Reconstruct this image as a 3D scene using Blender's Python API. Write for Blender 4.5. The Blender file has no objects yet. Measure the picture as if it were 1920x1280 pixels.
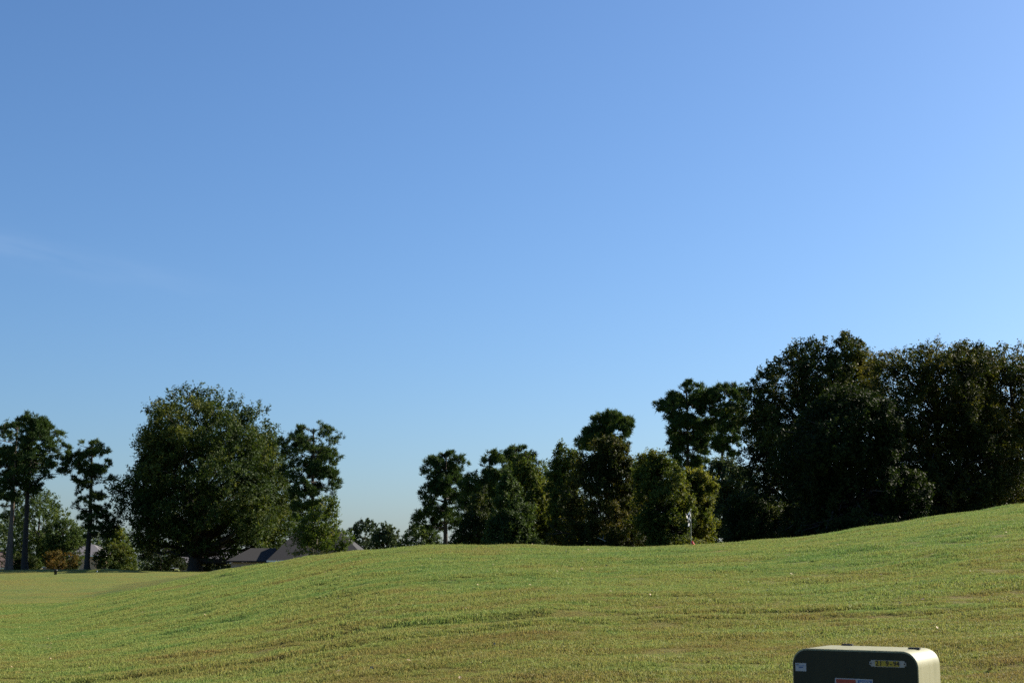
import bpy, bmesh, math, random
import numpy as np
from mathutils import Vector, Matrix, Euler

# ------------------------------------------------------------------ camera, sky, sun, exposure
scene = bpy.context.scene
COL = scene.collection
W, H, FPX = 1920.0, 1280.0, 2667.0           # photograph size, focal length in its pixels
HORIZON = 1065.0
PITCH = math.atan((HORIZON - H/2)/FPX)
EYE = 1.6
cam_d = bpy.data.cameras.new('camera'); cam = bpy.data.objects.new('camera', cam_d); COL.objects.link(cam)
cam_d.sensor_width = 36.0; cam_d.lens = FPX/W*36.0
cam_d.clip_start = 0.1; cam_d.clip_end = 6000
cam.location = (0, 0, EYE); cam.rotation_euler = (math.pi/2 + PITCH, 0, 0)
cam_d.dof.use_dof = True; cam_d.dof.focus_distance = 26.0; cam_d.dof.aperture_fstop = 5.6
scene.camera = cam

SUN_AZ, SUN_EL = math.radians(57), math.radians(30)      # azimuth from straight ahead (+Y) towards the right (+X)
sun_dir = Vector((math.cos(SUN_EL)*math.sin(SUN_AZ), math.cos(SUN_EL)*math.cos(SUN_AZ), math.sin(SUN_EL)))
world = bpy.data.worlds.new('World'); scene.world = world; world.use_nodes = True
wn, wl = world.node_tree.nodes, world.node_tree.links
sky = wn.new('ShaderNodeTexSky'); sky.sky_type = 'NISHITA'; sky.sun_disc = False
sky.sun_elevation = SUN_EL; sky.sun_rotation = SUN_AZ
sky.air_density = 1.1; sky.dust_density = 1.0; sky.ozone_density = 9.0; sky.altitude = 0
bg = wn['Background']; bg.inputs['Strength'].default_value = 0.0575
def _wm(op, a, b=None):
    m_ = wn.new('ShaderNodeMath'); m_.operation = op
    for i_, v_ in enumerate((a, b)):
        if v_ is None: continue
        if isinstance(v_, (int, float)): m_.inputs[i_].default_value = v_
        else: wl.new(v_, m_.inputs[i_])
    return m_.outputs[0]
# one faint streak of cirrus low in the left sky, laid out by direction (bearing, height angle)
_tc = wn.new('ShaderNodeTexCoord'); _sp = wn.new('ShaderNodeSeparateXYZ'); wl.new(_tc.outputs['Generated'], _sp.inputs[0])
_yy = _wm('MAXIMUM', _sp.outputs['Y'], .05); _bu = _wm('DIVIDE', _sp.outputs['X'], _yy); _bv = _wm('DIVIDE', _sp.outputs['Z'], _yy)
_line = _wm('ADD', _wm('MULTIPLY', _bu, -.22), .149)
_dd = _wm('DIVIDE', _wm('SUBTRACT', _bv, _line), .011)
_cb = wn.new('ShaderNodeCombineXYZ'); wl.new(_wm('MULTIPLY', _bu, 9.0), _cb.inputs[0]); wl.new(_wm('MULTIPLY', _wm('ADD', _bv, _wm('MULTIPLY', _bu, .22)), 55.0), _cb.inputs[1])
_nz = wn.new('ShaderNodeTexNoise'); _nz.inputs['Scale'].default_value = 1.6; _nz.inputs['Detail'].default_value = 5; wl.new(_cb.outputs[0], _nz.inputs['Vector'])
_m = _wm('POWER', 2.718, _wm('MULTIPLY', _wm('MULTIPLY', _dd, _dd), -1.0))
_e = _wm('DIVIDE', _wm('ADD', _bu, .37), .13); _m = _wm('MULTIPLY', _m, _wm('POWER', 2.718, _wm('MULTIPLY', _wm('MULTIPLY', _e, _e), -1.0)))
_m = _wm('MULTIPLY', _m, _wm('MAXIMUM', _wm('SUBTRACT', _nz.outputs[0], .30), 0.0))
_mx = wn.new('ShaderNodeMix'); _mx.data_type = 'RGBA'; _mx.clamp_factor = True
wl.new(_wm('MULTIPLY', _m, .15), _mx.inputs[0]); wl.new(sky.outputs[0], _mx.inputs[6]); _mx.inputs[7].default_value = (6.5, 7.2, 8.2, 1)
wl.new(_mx.outputs[2], bg.inputs['Color'])
sun_d = bpy.data.lights.new('sun', 'SUN'); sun_o = bpy.data.objects.new('sun', sun_d); COL.objects.link(sun_o)
sun_d.energy = 5.0; sun_d.angle = math.radians(0.5); sun_d.color = (1.0, 0.90, 0.74)
sun_o.rotation_euler = (-sun_dir).to_track_quat('-Z', 'Y').to_euler(); sun_o.location = (40, 10, 40)
vs = scene.view_settings
vs.view_transform = 'Standard'; vs.look = 'None'; vs.gamma = 1.0; vs.use_curve_mapping = False
vs.exposure = 1.3
scene.cycles.max_bounces = 6; scene.cycles.transparent_max_bounces = 4
scene.cycles.use_denoising = False

rng = np.random.default_rng(7)
random.seed(7)

# ------------------------------------------------------------------ pixel of the photograph -> place
def ray(px, py):
    c, s = math.cos(PITCH), math.sin(PITCH)
    a, b = (px - W/2), (H/2 - py)
    return a, FPX*c - b*s, FPX*s + b*c
def at(px, py, Y):
    a, f, u = ray(px, py)
    return Vector((a/f*Y, Y, EYE + u/f*Y))
def elev(px, py):
    a, f, u = ray(px, py); return u/f
def uof(px, py=1050):
    a, f, u = ray(px, py); return a/f

# ------------------------------------------------------------------ mesh helpers
def new_obj(name, me, mat=None, parent=None):
    o = bpy.data.objects.new(name, me); COL.objects.link(o)
    if mat is not None and me is not None and hasattr(me, 'materials') and len(me.materials) == 0: me.materials.append(mat)
    if parent is not None: o.parent = parent
    return o
def raw_mesh(name, V, F, smooth=False, attr=None):
    """V (n,3) array, F (m,k) array of equal-sided faces"""
    V = np.asarray(V, dtype=np.float32); F = np.asarray(F, dtype=np.int32)
    m, k = F.shape
    me = bpy.data.meshes.new(name)
    me.vertices.add(len(V)); me.vertices.foreach_set('co', V.ravel())
    me.loops.add(m*k); me.loops.foreach_set('vertex_index', F.ravel())
    me.polygons.add(m); me.polygons.foreach_set('loop_start', np.arange(0, m*k, k, dtype=np.int32))
    try: me.polygons.foreach_set('loop_total', np.full(m, k, dtype=np.int32))
    except Exception: pass
    me.polygons.foreach_set('use_smooth', np.full(m, smooth, dtype=bool))
    if attr is not None:
        for nm, (dom, arr) in attr.items():
            at_ = me.attributes.new(nm, 'FLOAT', dom); at_.data.foreach_set('value', np.asarray(arr, dtype=np.float32))
    me.update(calc_edges=True); me.validate()
    return me
def empty(name, loc, label, cat, group=None, rz=0.0):
    o = bpy.data.objects.new(name, None); COL.objects.link(o); o.location = loc; o.rotation_euler = (0, 0, rz)
    o.empty_display_size = 0.3
    o['label'] = label; o['category'] = cat
    if group: o['group'] = group
    return o
class Tubes:
    def __init__(s): s.V = []; s.F = []; s.n = 0
    def add(s, pts, rad, sides=7):
        pts = np.asarray(pts, float); rad = np.asarray(rad, float); k = len(pts)
        t = np.gradient(pts, axis=0); t /= np.linalg.norm(t, axis=1)[:, None] + 1e-9
        ref = np.array([0.31, 0.95, 0.05]) if abs(t[0, 2]) > 0.5 else np.array([0.02, 0.05, 1.0])
        a = np.cross(t, ref); a /= np.linalg.norm(a, axis=1)[:, None] + 1e-9
        b = np.cross(t, a)
        th = np.linspace(0, 2*np.pi, sides, endpoint=False)
        ring = pts[:, None, :] + rad[:, None, None]*(np.cos(th)[None, :, None]*a[:, None, :] + np.sin(th)[None, :, None]*b[:, None, :])
        s.V.append(ring.reshape(-1, 3))
        i = np.arange(k-1)[:, None]*sides; j = np.arange(sides)[None, :]; j2 = (j+1) % sides
        f = np.stack([i+j, i+j2, i+sides+j2, i+sides+j], -1).reshape(-1, 4) + s.n
        s.F.append(f); s.n += k*sides
    def mesh(s, name): return raw_mesh(name, np.concatenate(s.V), np.concatenate(s.F), smooth=True)
def bm_obj(name, bm, mat, parent=None, smooth=False):
    me = bpy.data.meshes.new(name); bm.normal_update(); bm.to_mesh(me); bm.free()
    if smooth:
        for p in me.polygons: p.use_smooth = True
    return new_obj(name, me, mat, parent)
def box_bm(bm, x0, x1, y0, y1, z0, z1):
    r = bmesh.ops.create_cube(bm, size=1.0)
    for v in r['verts']:
        v.co = Vector((x0 + (v.co.x+.5)*(x1-x0), y0 + (v.co.y+.5)*(y1-y0), z0 + (v.co.z+.5)*(z1-z0)))
    return r['verts']

# ------------------------------------------------------------------ materials
def mat_new(name):
    m = bpy.data.materials.new(name); m.use_nodes = True
    nt = m.node_tree; return m, nt.nodes, nt.links, nt.nodes['Principled BSDF']
def noise(n, l, scale, detail=3, rough=.6, vec=None, out='Fac'):
    t = n.new('ShaderNodeTexNoise'); t.inputs['Scale'].default_value = scale
    t.inputs['Detail'].default_value = detail; t.inputs['Roughness'].default_value = rough
    if vec is not None: l.new(vec, t.inputs['Vector'])
    return t.outputs[out]
def ramp(n, l, fac, stops):
    r = n.new('ShaderNodeValToRGB'); e = r.color_ramp.elements
    while len(e) < len(stops): e.new(0.5)
    for el, (p, c) in zip(e, stops): el.position = p; el.color = (*c, 1)
    l.new(fac, r.inputs[0]); return r.outputs[0]
def math_n(n, l, op, a, b):
    m = n.new('ShaderNodeMath'); m.operation = op
    for i, v in enumerate((a, b)):
        if isinstance(v, (int, float)): m.inputs[i].default_value = v
        else: l.new(v, m.inputs[i])
    return m.outputs[0]
def mixc(n, l, fac, a, b, mode='MIX'):
    m = n.new('ShaderNodeMix'); m.data_type = 'RGBA'; m.blend_type = mode
    for idx, v in ((0, fac), (6, a), (7, b)):
        if isinstance(v, (int, float)): m.inputs[idx].default_value = v
        elif isinstance(v, tuple): m.inputs[idx].default_value = (*v, 1)
        else: l.new(v, m.inputs[idx])
    return m.outputs[2]

def simple(name, col, rough=.6, var=.15, scale=6.0, metallic=0.0, spec=0.4):
    m, n, l, b = mat_new(name)
    geo = n.new('ShaderNodeNewGeometry')
    f = noise(n, l, scale, 4, .65, geo.outputs['Position'])
    c = ramp(n, l, f, [(.25, tuple(x*(1-var) for x in col)), (.75, tuple(min(1, x*(1+var)) for x in col))])
    l.new(c, b.inputs['Base Color']); b.inputs['Roughness'].default_value = rough
    b.inputs['Metallic'].default_value = metallic; b.inputs['Specular IOR Level'].default_value = spec
    return m

def leaf_mat(name, dark, mid, light, trans=.28, rough=.5):
    """leaf colour follows a per-leaf tint attribute (leaf age and species hue), plus translucency"""
    m, n, l, b = mat_new(name)
    a = n.new('ShaderNodeAttribute'); a.attribute_name = 'tint'
    c = ramp(n, l, a.outputs['Fac'], [(0.0, dark), (.55, mid), (1.0, light)])
    l.new(c, b.inputs['Base Color']); b.inputs['Roughness'].default_value = .65
    b.inputs['Specular IOR Level'].default_value = .10
    tr = n.new('ShaderNodeBsdfTranslucent')
    tc = mixc(n, l, 1.0, c, (1.25, 1.2, .55), 'MULTIPLY'); l.new(tc, tr.inputs['Color'])
    mx = n.new('ShaderNodeMixShader'); mx.inputs[0].default_value = trans
    l.new(b.outputs[0], mx.inputs[1]); l.new(tr.outputs[0], mx.inputs[2])
    l.new(mx.outputs[0], n['Material Output'].inputs['Surface'])
    return m
def bark_mat(name, c1, c2, scale=3.0):
    m, n, l, b = mat_new(name)
    geo = n.new('ShaderNodeNewGeometry'); mp = n.new('ShaderNodeMapping'); mp.inputs['Scale'].default_value = (1, 1, .22)
    l.new(geo.outputs['Position'], mp.inputs['Vector'])
    f = noise(n, l, scale, 5, .7, mp.outputs[0])
    l.new(ramp(n, l, f, [(.3, c1), (.7, c2)]), b.inputs['Base Color']); b.inputs['Roughness'].default_value = .9
    bp = n.new('ShaderNodeBump'); bp.inputs['Distance'].default_value = .06; l.new(f, bp.inputs['Height']); l.new(bp.outputs[0], b.inputs['Normal'])
    return m

M = {}
M['oak'] = leaf_mat('oak_leaf', (.017, .035, .010), (.042, .068, .016), (.118, .128, .027), .28)
M['oak_dark'] = leaf_mat('dark_oak_leaf', (.012, .023, .007), (.028, .044, .011), (.075, .085, .018), .28)
M['magnolia'] = leaf_mat('bronze_leaf', (.014, .025, .007), (.036, .048, .011), (.112, .100, .022), .32)
M['pine'] = leaf_mat('pine_needle', (.020, .042, .015), (.040, .072, .021), (.085, .115, .030), .25)
M['cedar'] = leaf_mat('cedar_foliage', (.028, .052, .018), (.056, .090, .025), (.108, .136, .034), .32)
M['maple'] = leaf_mat('maple_leaf', (.040, .070, .014), (.075, .110, .020), (.15, .15, .03), .4)
M['gold'] = leaf_mat('turning_leaf', (.034, .060, .014), (.076, .102, .021), (.160, .165, .035), .38)
M['orange'] = leaf_mat('autumn_shrub_leaf', (.05, .06, .016), (.12, .085, .022), (.22, .13, .035), .3)
M['far'] = leaf_mat('far_leaf', (.028, .050, .022), (.048, .074, .032), (.080, .100, .042), .25)
M['bark'] = bark_mat('oak_bark', (.018, .014, .011), (.045, .036, .028))
M['pine_bark'] = bark_mat('pine_bark', (.05, .036, .028), (.15, .115, .085))
M['pale_bark'] = bark_mat('pale_bark', (.20, .18, .15), (.42, .38, .32), 5)

# turf colour shared by the ground sheet and the blades standing on it
grp = bpy.data.node_groups.new('turf_colour', 'ShaderNodeTree')
grp.interface.new_socket('Color', in_out='OUTPUT', socket_type='NodeSocketColor')
gn_, gl_ = grp.nodes, grp.links
go = gn_.new('NodeGroupOutput'); gg = gn_.new('ShaderNodeNewGeometry')
P = gg.outputs['Position']
mpg = gn_.new('ShaderNodeMapping'); mpg.inputs['Scale'].default_value = (.45, 1.5, 1); gl_.new(P, mpg.inputs[0])
n1 = noise(gn_, gl_, .25, 3, .55, P); n2 = noise(gn_, gl_, 1.2, 4, .6, mpg.outputs[0]); n3 = noise(gn_, gl_, 7.0, 3, .6, P)
sx = gn_.new('ShaderNodeSeparateXYZ'); gl_.new(P, sx.inputs[0])
mr = gn_.new('ShaderNodeMapRange'); gl_.new(sx.outputs['Y'], mr.inputs[0])
mr.inputs[1].default_value = 15; mr.inputs[2].default_value = 30; mr.inputs[3].default_value = .09; mr.inputs[4].default_value = -.06
f = math_n(gn_, gl_, 'ADD', math_n(gn_, gl_, 'MULTIPLY', n1, .40), math_n(gn_, gl_, 'MULTIPLY', n2, .56))
f = math_n(gn_, gl_, 'ADD', math_n(gn_, gl_, 'ADD', f, math_n(gn_, gl_, 'MULTIPLY', n3, .36)), mr.outputs[0])
turf = ramp(gn_, gl_, f, [(.50, (.155, .245, .070)), (.62, (.236, .282, .080)), (.74, (.238, .228, .070)), (.86, (.230, .182, .066))])
gl_.new(turf, go.inputs[0])

def turf_mat(name, blade):
    m, n, l, b = mat_new(name)
    g = n.new('ShaderNodeGroup'); g.node_tree = grp
    if blade:
        oi = n.new('ShaderNodeAttribute'); oi.attribute_name = 'tint'
        c = mixc(n, l, 1.0, g.outputs[0], ramp(n, l, oi.outputs['Fac'], [(0, (.72, .82, .70)), (.6, (1.08, 1.05, .95)), (.9, (1.2, 1.12, 1.0)), (1, (1.35, 1.25, 1.1))]), 'MULTIPLY')
        l.new(c, b.inputs['Base Color']); b.inputs['Roughness'].default_value = .6
        b.inputs['Specular IOR Level'].default_value = .12
        tr = n.new('ShaderNodeBsdfTranslucent'); l.new(c, tr.inputs['Color'])
        mx = n.new('ShaderNodeMixShader'); mx.inputs[0].default_value = .35
        l.new(b.outputs[0], mx.inputs[1]); l.new(tr.outputs[0], mx.inputs[2]); l.new(mx.outputs[0], n['Material Output'].inputs['Surface'])
    else:
        geo = n.new('ShaderNodeNewGeometry')
        fine = noise(n, l, 26, 4, .7, geo.outputs['Position'])
        c = mixc(n, l, 1.0, g.outputs[0], ramp(n, l, fine, [(.3, (.31, .28, .20)), (.7, (.72, .64, .48))]), 'MULTIPLY')  # thatch tone, with the self-shadow bare ground lacks put into the colour
        l.new(c, b.inputs['Base Color']); b.inputs['Roughness'].default_value = .95; b.inputs['Specular IOR Level'].default_value = .1
        bp = n.new('ShaderNodeBump'); bp.inputs['Distance'].default_value = .05; bp.inputs['Strength'].default_value = .8
        l.new(fine, bp.inputs['Height']); l.new(bp.outputs[0], b.inputs['Normal'])
    return m
M['turf'] = turf_mat('turf', False); M['blade'] = turf_mat('grass_blade', True)

# ------------------------------------------------------------------ terrain
CREST = [(-600, 1124), (-300, 1119), (-100, 1112), (0, 1108), (100, 1104), (200, 1097), (300, 1086), (370, 1077), (400, 1071), (460, 1062), (520, 1054), (600, 1042),
         (660, 1035), (720, 1030), (780, 1027), (860, 1025), (960, 1025.5), (1060, 1027), (1200, 1027), (1300, 1024), (1400, 1017.5), (1500, 1008),
         (1600, 994), (1700, 980), (1800, 963), (1920, 947), (2100, 925), (2400, 905)]
def sstep(a, b, x):
    t = np.clip((x-a)/(b-a), 0, 1); return t*t*(3-2*t)
def S(t): return sstep(.08, 1.15, t)*(1 - .80*sstep(1.18, 2.3, t))
def Dof(u): return np.interp(u, [-.5, -.36, -.22, -.1, .02, .1, .4], [78, 72, 60, 46, 41, 41, 46])
_t = np.linspace(.3, 1.6, 400)
cu, cH = [], []
for px, py in CREST:
    u, e = uof(px, py), elev(px, py); Y = _t*float(Dof(u))
    lo, hi = -3., 12.
    for _ in range(40):
        mid = (lo+hi)/2
        if np.max((mid*S(_t) - EYE)/Y) < e: lo = mid
        else: hi = mid
    cu.append(u); cH.append(lo)
cu, cH = np.array(cu), np.array(cH)
# smooth the fitted heights a little
_ug = np.linspace(-.62, .62, 400); _hg = np.interp(_ug, cu, cH)
_k = np.exp(-np.linspace(-2, 2, 13)**2); _k /= _k.sum()
_hg = np.convolve(np.pad(_hg, 6, 'edge'), _k, 'valid')

_ph = np.random.default_rng(3)
_W = [(k, _ph.uniform(0, 2*np.pi), _ph.uniform(0, 2*np.pi)) for k in np.concatenate([np.linspace(.5, 1.4, 8), np.linspace(1.8, 4.5, 12)])]
def lumps(x, y):
    z = 0
    for k, th, p in _W:
        z = z + np.sin(k*(x*np.cos(th) + y*np.sin(th)) + p + .6*np.sin(.37*k*x + p))*(.016/(k**.75))
    return z
def terrain(x, y):
    x = np.asarray(x, float); y = np.asarray(y, float)
    ys = np.maximum(y, 1.5); u = np.clip(x/ys, -.6, .6)
    hill = np.interp(u, _ug, _hg)*S(ys/Dof(u))
    far = 1.22*sstep(45, 142, y)
    far = far - 2.6*sstep(147, 172, y)
    # fairway: swales, tee bank and bunker lip
    far = far + sstep(50, 70, y)*(1-sstep(140, 150, y))*(.16*np.sin(.13*x + .05*y) + .16*np.sin(.16*y - .06*x + 1.0))
    xm, ym = at(195, 1074, 122).x, 122
    mound = .42*np.exp(-((x-xm)/3.2)**2 - ((y-ym)/3.0)**2)
    pit = -.28*np.exp(-((x-(xm-.7))/1.25)**4 - ((y-(ym-2.4))/.75)**4)
    far = far + mound + pit
    k = 6.0
    base = np.logaddexp(k*hill, k*far)/k - np.log(2)/k*np.exp(-np.abs(hill-far)*k)
    # two shallow wheel ruts and lumpy turf near by
    near = sstep(4, 9, y)*(1-sstep(60, 90, y))
    rut = 0
    for yr, dpt in ((19.8, .075), (21.6, .08), (24.5, .05)):
        yy = y - (yr + .9*np.sin(.10*x+yr) + .25*np.sin(.6*x) + .012*x*x*.2)
        rut = rut - dpt*np.exp(-(yy/.20)**2)*(.55+.45*np.sin(.8*x+yr*3)*np.sin(.31*x+yr)) + .5*dpt*np.exp(-((yy-.42)/.28)**2)
    return base + near*(lumps(x, y)*.75 + rut*.65)
def tz(x, y): return float(terrain(np.array([x]), np.array([y]))[0])
def graded(stops):
    out = []
    for (a, b, st) in stops: out.append(np.arange(a, b, st))
    return np.concatenate(out + [np.array([stops[-1][1]])])
gx = graded([(-4000, -600, 340), (-600, -120, 30), (-120, -50, 3), (-50, -24, .6), (-24, 24, .22), (24, 60, 1.0), (60, 120, 5), (120, 600, 30), (600, 4000, 340)])
gy = graded([(-3000, -300, 300), (-300, -20, 20), (-20, 8, 1.5), (8, 50, .19), (50, 104, .6), (104, 126, .15), (126, 180, .8), (180, 400, 15), (400, 4200, 380)])
X, Yg = np.meshgrid(gx, gy); Z = terrain(X, Yg)
nx, ny = len(gx), len(gy)
i = (np.arange(ny-1)[:, None]*nx + np.arange(nx-1)[None, :]).ravel()
ground = new_obj('ground', raw_mesh('ground', np.stack([X, Yg, Z], -1).reshape(-1, 3), np.stack([i, i+1, i+nx+1, i+nx], -1), True), M['turf'])
ground['kind'] = 'structure'

# ------------------------------------------------------------------ grass blades on the hill (one uncountable mass)
def tuft_mesh(name, nb, rad, hgt, wid, seed, stalk=0):
    r = np.random.default_rng(seed); V = []; F = []; T = []
    for b in range(nb):
        th = r.uniform(0, 6.283); d = rad*math.sqrt(r.uniform()); x, y = d*math.cos(th), d*math.sin(th)
        h = hgt*r.uniform(.55, 1.25); w = wid*r.uniform(.7, 1.3); az = r.uniform(0, 6.283); lean = r.uniform(.1, 1.0)*h
        if b < stalk: h = hgt*r.uniform(2.0, 3.2); lean *= .5; w *= .55
        lx, ly = math.cos(az)*lean, math.sin(az)*lean
        px_, py_ = -math.sin(az)*w, math.cos(az)*w
        k = len(V)
        V += [(x-px_, y-py_, -.012), (x+px_, y+py_, -.012), (x+lx*.4+px_*.8, y+ly*.4+py_*.8, h*.6), (x+lx*.4-px_*.8, y+ly*.4-py_*.8, h*.6),
              (x+lx+px_*.15, y+ly+py_*.15, h), (x+lx-px_*.15, y+ly-py_*.15, h)]
        F += [(k, k+1, k+2, k+3), (k+3, k+2, k+4, k+5)]
        t = r.uniform(); T += [t, t]
    me = raw_mesh(name, V, F, False, {'tint': ('FACE', T)}); me.materials.append(M['blade']); return me
tc = bpy.data.collections.new('grass_tufts')
specs = [(30, .11, .024, .0042, 1, 0), (34, .13, .020, .0044, 2, 0), (26, .12, .030, .0040, 3, 0), (28, .12, .026, .0044, 4, 1)]
for k, (nb, rad, h, w, sd, stk) in enumerate(specs):
    tc.objects.link(bpy.data.objects.new('tuft', tuft_mesh('tuft', nb, rad, h, w, sd, stk)))
pts = []
for (y0, y1, dens) in ((9, 14, 60), (14, 22, 330), (22, 32, 260), (32, 48, 190), (48, 62, 60)):
    area = .84*(y1*y1 - y0*y0)/2 + 3*(y1-y0); N = int(area*dens)
    yy = np.sqrt(rng.uniform(y0*y0, y1*y1, N)); xx = rng.uniform(-1, 1, N)*(.42*yy + 1.5)
    pts.append(np.stack([xx, yy], -1))
pts = np.concatenate(pts)
def grf2(P, sx, sy, r, n=40):
    k = r.normal(size=(n, 2))/np.array([sx, sy]); ph = r.uniform(0, 2*np.pi, n)
    out = np.zeros(len(P))
    for q in range(n): out += np.cos(P[:, 0]*k[q, 0] + P[:, 1]*k[q, 1] + ph[q])
    return out*np.sqrt(2/n)
cs = grf2(pts, .20, .15, rng); cl = .8*cs + .5*grf2(pts, .9, .45, rng)          # clumps and thin spots
keep = cs > -1.6 + .4*rng.normal(size=len(pts)); pts, cl = pts[keep], cl[keep]
zz = terrain(pts[:, 0], pts[:, 1])
NP = len(pts)
gme = bpy.data.meshes.new('lawn_grass'); gme.vertices.add(NP); gme.vertices.foreach_set('co', np.stack([pts[:, 0], pts[:, 1], zz], -1).astype(np.float32).ravel())
a1 = gme.attributes.new('yaw', 'FLOAT_VECTOR', 'POINT')
rot = np.stack([rng.normal(0, .08, NP), rng.normal(0, .08, NP), rng.uniform(0, 6.283, NP)], -1).astype(np.float32)
a1.data.foreach_set('vector', rot.ravel())
sc_ = np.clip(.95 + .24*cl + rng.uniform(-.15, .2, NP), .6, 1.8).astype(np.float32)
a2 = gme.attributes.new('size', 'FLOAT', 'POINT'); a2.data.foreach_set('value', sc_)
pick = rng.choice(4, NP, p=[.36, .34, .22, .08]).astype(np.int32)
a3 = gme.attributes.new('pick', 'INT', 'POINT'); a3.data.foreach_set('value', pick)
lawn = new_obj('lawn_grass', gme); lawn['kind'] = 'stuff'
lawn['label'] = 'short patchy green and straw coloured grass covering the hill'; lawn['category'] = 'grass'
ng = bpy.data.node_groups.new('grass_scatter', 'GeometryNodeTree')
ng.interface.new_socket('Geometry', in_out='INPUT', socket_type='NodeSocketGeometry')
ng.interface.new_socket('Geometry', in_out='OUTPUT', socket_type='NodeSocketGeometry')
N_, L_ = ng.nodes, ng.links
gi, gout = N_.new('NodeGroupInput'), N_.new('NodeGroupOutput')
iop = N_.new('GeometryNodeInstanceOnPoints'); ci = N_.new('GeometryNodeCollectionInfo')
ci.inputs['Collection'].default_value = tc; ci.inputs['Separate Children'].default_value = True; ci.inputs['Reset Children'].default_value = True
def named(nm, dt):
    q = N_.new('GeometryNodeInputNamedAttribute'); q.data_type = dt; q.inputs['Name'].default_value = nm; return q.outputs['Attribute']
L_.new(gi.outputs[0], iop.inputs['Points']); L_.new(ci.outputs[0], iop.inputs['Instance'])
iop.inputs['Pick Instance'].default_value = True
L_.new(named('pick', 'INT'), iop.inputs['Instance Index'])
e2r = N_.new('FunctionNodeEulerToRotation'); L_.new(named('yaw', 'FLOAT_VECTOR'), e2r.inputs[0]); L_.new(e2r.outputs[0], iop.inputs['Rotation'])
L_.new(named('size', 'FLOAT'), iop.inputs['Scale']); L_.new(iop.outputs[0], gout.inputs[0])
md = lawn.modifiers.new('scatter', 'NODES'); md.node_group = ng

# dry leaves blown over the lawn
r = np.random.default_rng(5); nf = 420
fy = np.sqrt(r.uniform(13**2, 44**2, nf)); fx0 = r.uniform(-1, 1, nf)*(.40*fy); fz0 = terrain(fx0, fy) + r.uniform(.025, .05, nf)
V = []; F = []
for q in range(nf):
    a = r.uniform(0, 6.28); ti, ro = r.uniform(-.6, .6), r.uniform(-.6, .6); L0 = r.uniform(.018, .038); w0 = L0*r.uniform(.45, .7)
    R3 = np.array(Euler((ti, ro, a)).to_matrix()); k = len(V)
    for p in ((-L0, 0, 0), (-.2*L0, -w0, .25*w0), (L0, 0, .1*L0), (-.2*L0, w0, .25*w0)): V.append(R3 @ np.array(p) + np.array([fx0[q], fy[q], fz0[q]]))
    F += [(k, k+1, k+2), (k, k+2, k+3)]
M['dry_leaf'] = simple('dry_leaf', (.34, .25, .14), .7, .45, 3.0)
dl = new_obj('fallen_leaves', raw_mesh('fallen_leaves', V, F), M['dry_leaf']); dl['kind'] = 'stuff'
dl['label'] = 'scattered tan dry leaves lying over the grass of the hill'; dl['category'] = 'leaves'

# ------------------------------------------------------------------ trees
def leaves_mesh(name, pos, nrm, size, aspect, tint, r):
    n = len(pos)
    t = r.normal(size=(n, 3)); a = np.cross(nrm, t); a /= np.linalg.norm(a, axis=1)[:, None]+1e-9
    b = np.cross(nrm, a); b /= np.linalg.norm(b, axis=1)[:, None]+1e-9
    s = size[:, None]
    V = np.stack([pos - a*s + b*s*aspect, pos + a*s, pos - a*s - b*s*aspect], 1).reshape(-1, 3)
    F = np.arange(n*3).reshape(-1, 3)
    return raw_mesh(name, V, F, False, {'tint': ('FACE', np.clip(tint, 0, 1))})
def sph(r, n):
    v = r.normal(size=(n, 3)); return v/np.linalg.norm(v, axis=1)[:, None]

def grf(P, scale, r, n=28):
    """smooth random field (mean 0, spread about 1) with the given feature size"""
    k = r.normal(size=(n, 3))/scale; ph = r.uniform(0, 2*np.pi, n)
    return np.sqrt(2/n)*np.cos(np.asarray(P) @ k.T + ph).sum(1)
def env(rows, py):
    ys = [q[0] for q in rows]
    return np.interp(py, ys, [q[1] for q in rows]), np.interp(py, ys, [q[2] for q in rows])

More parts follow.
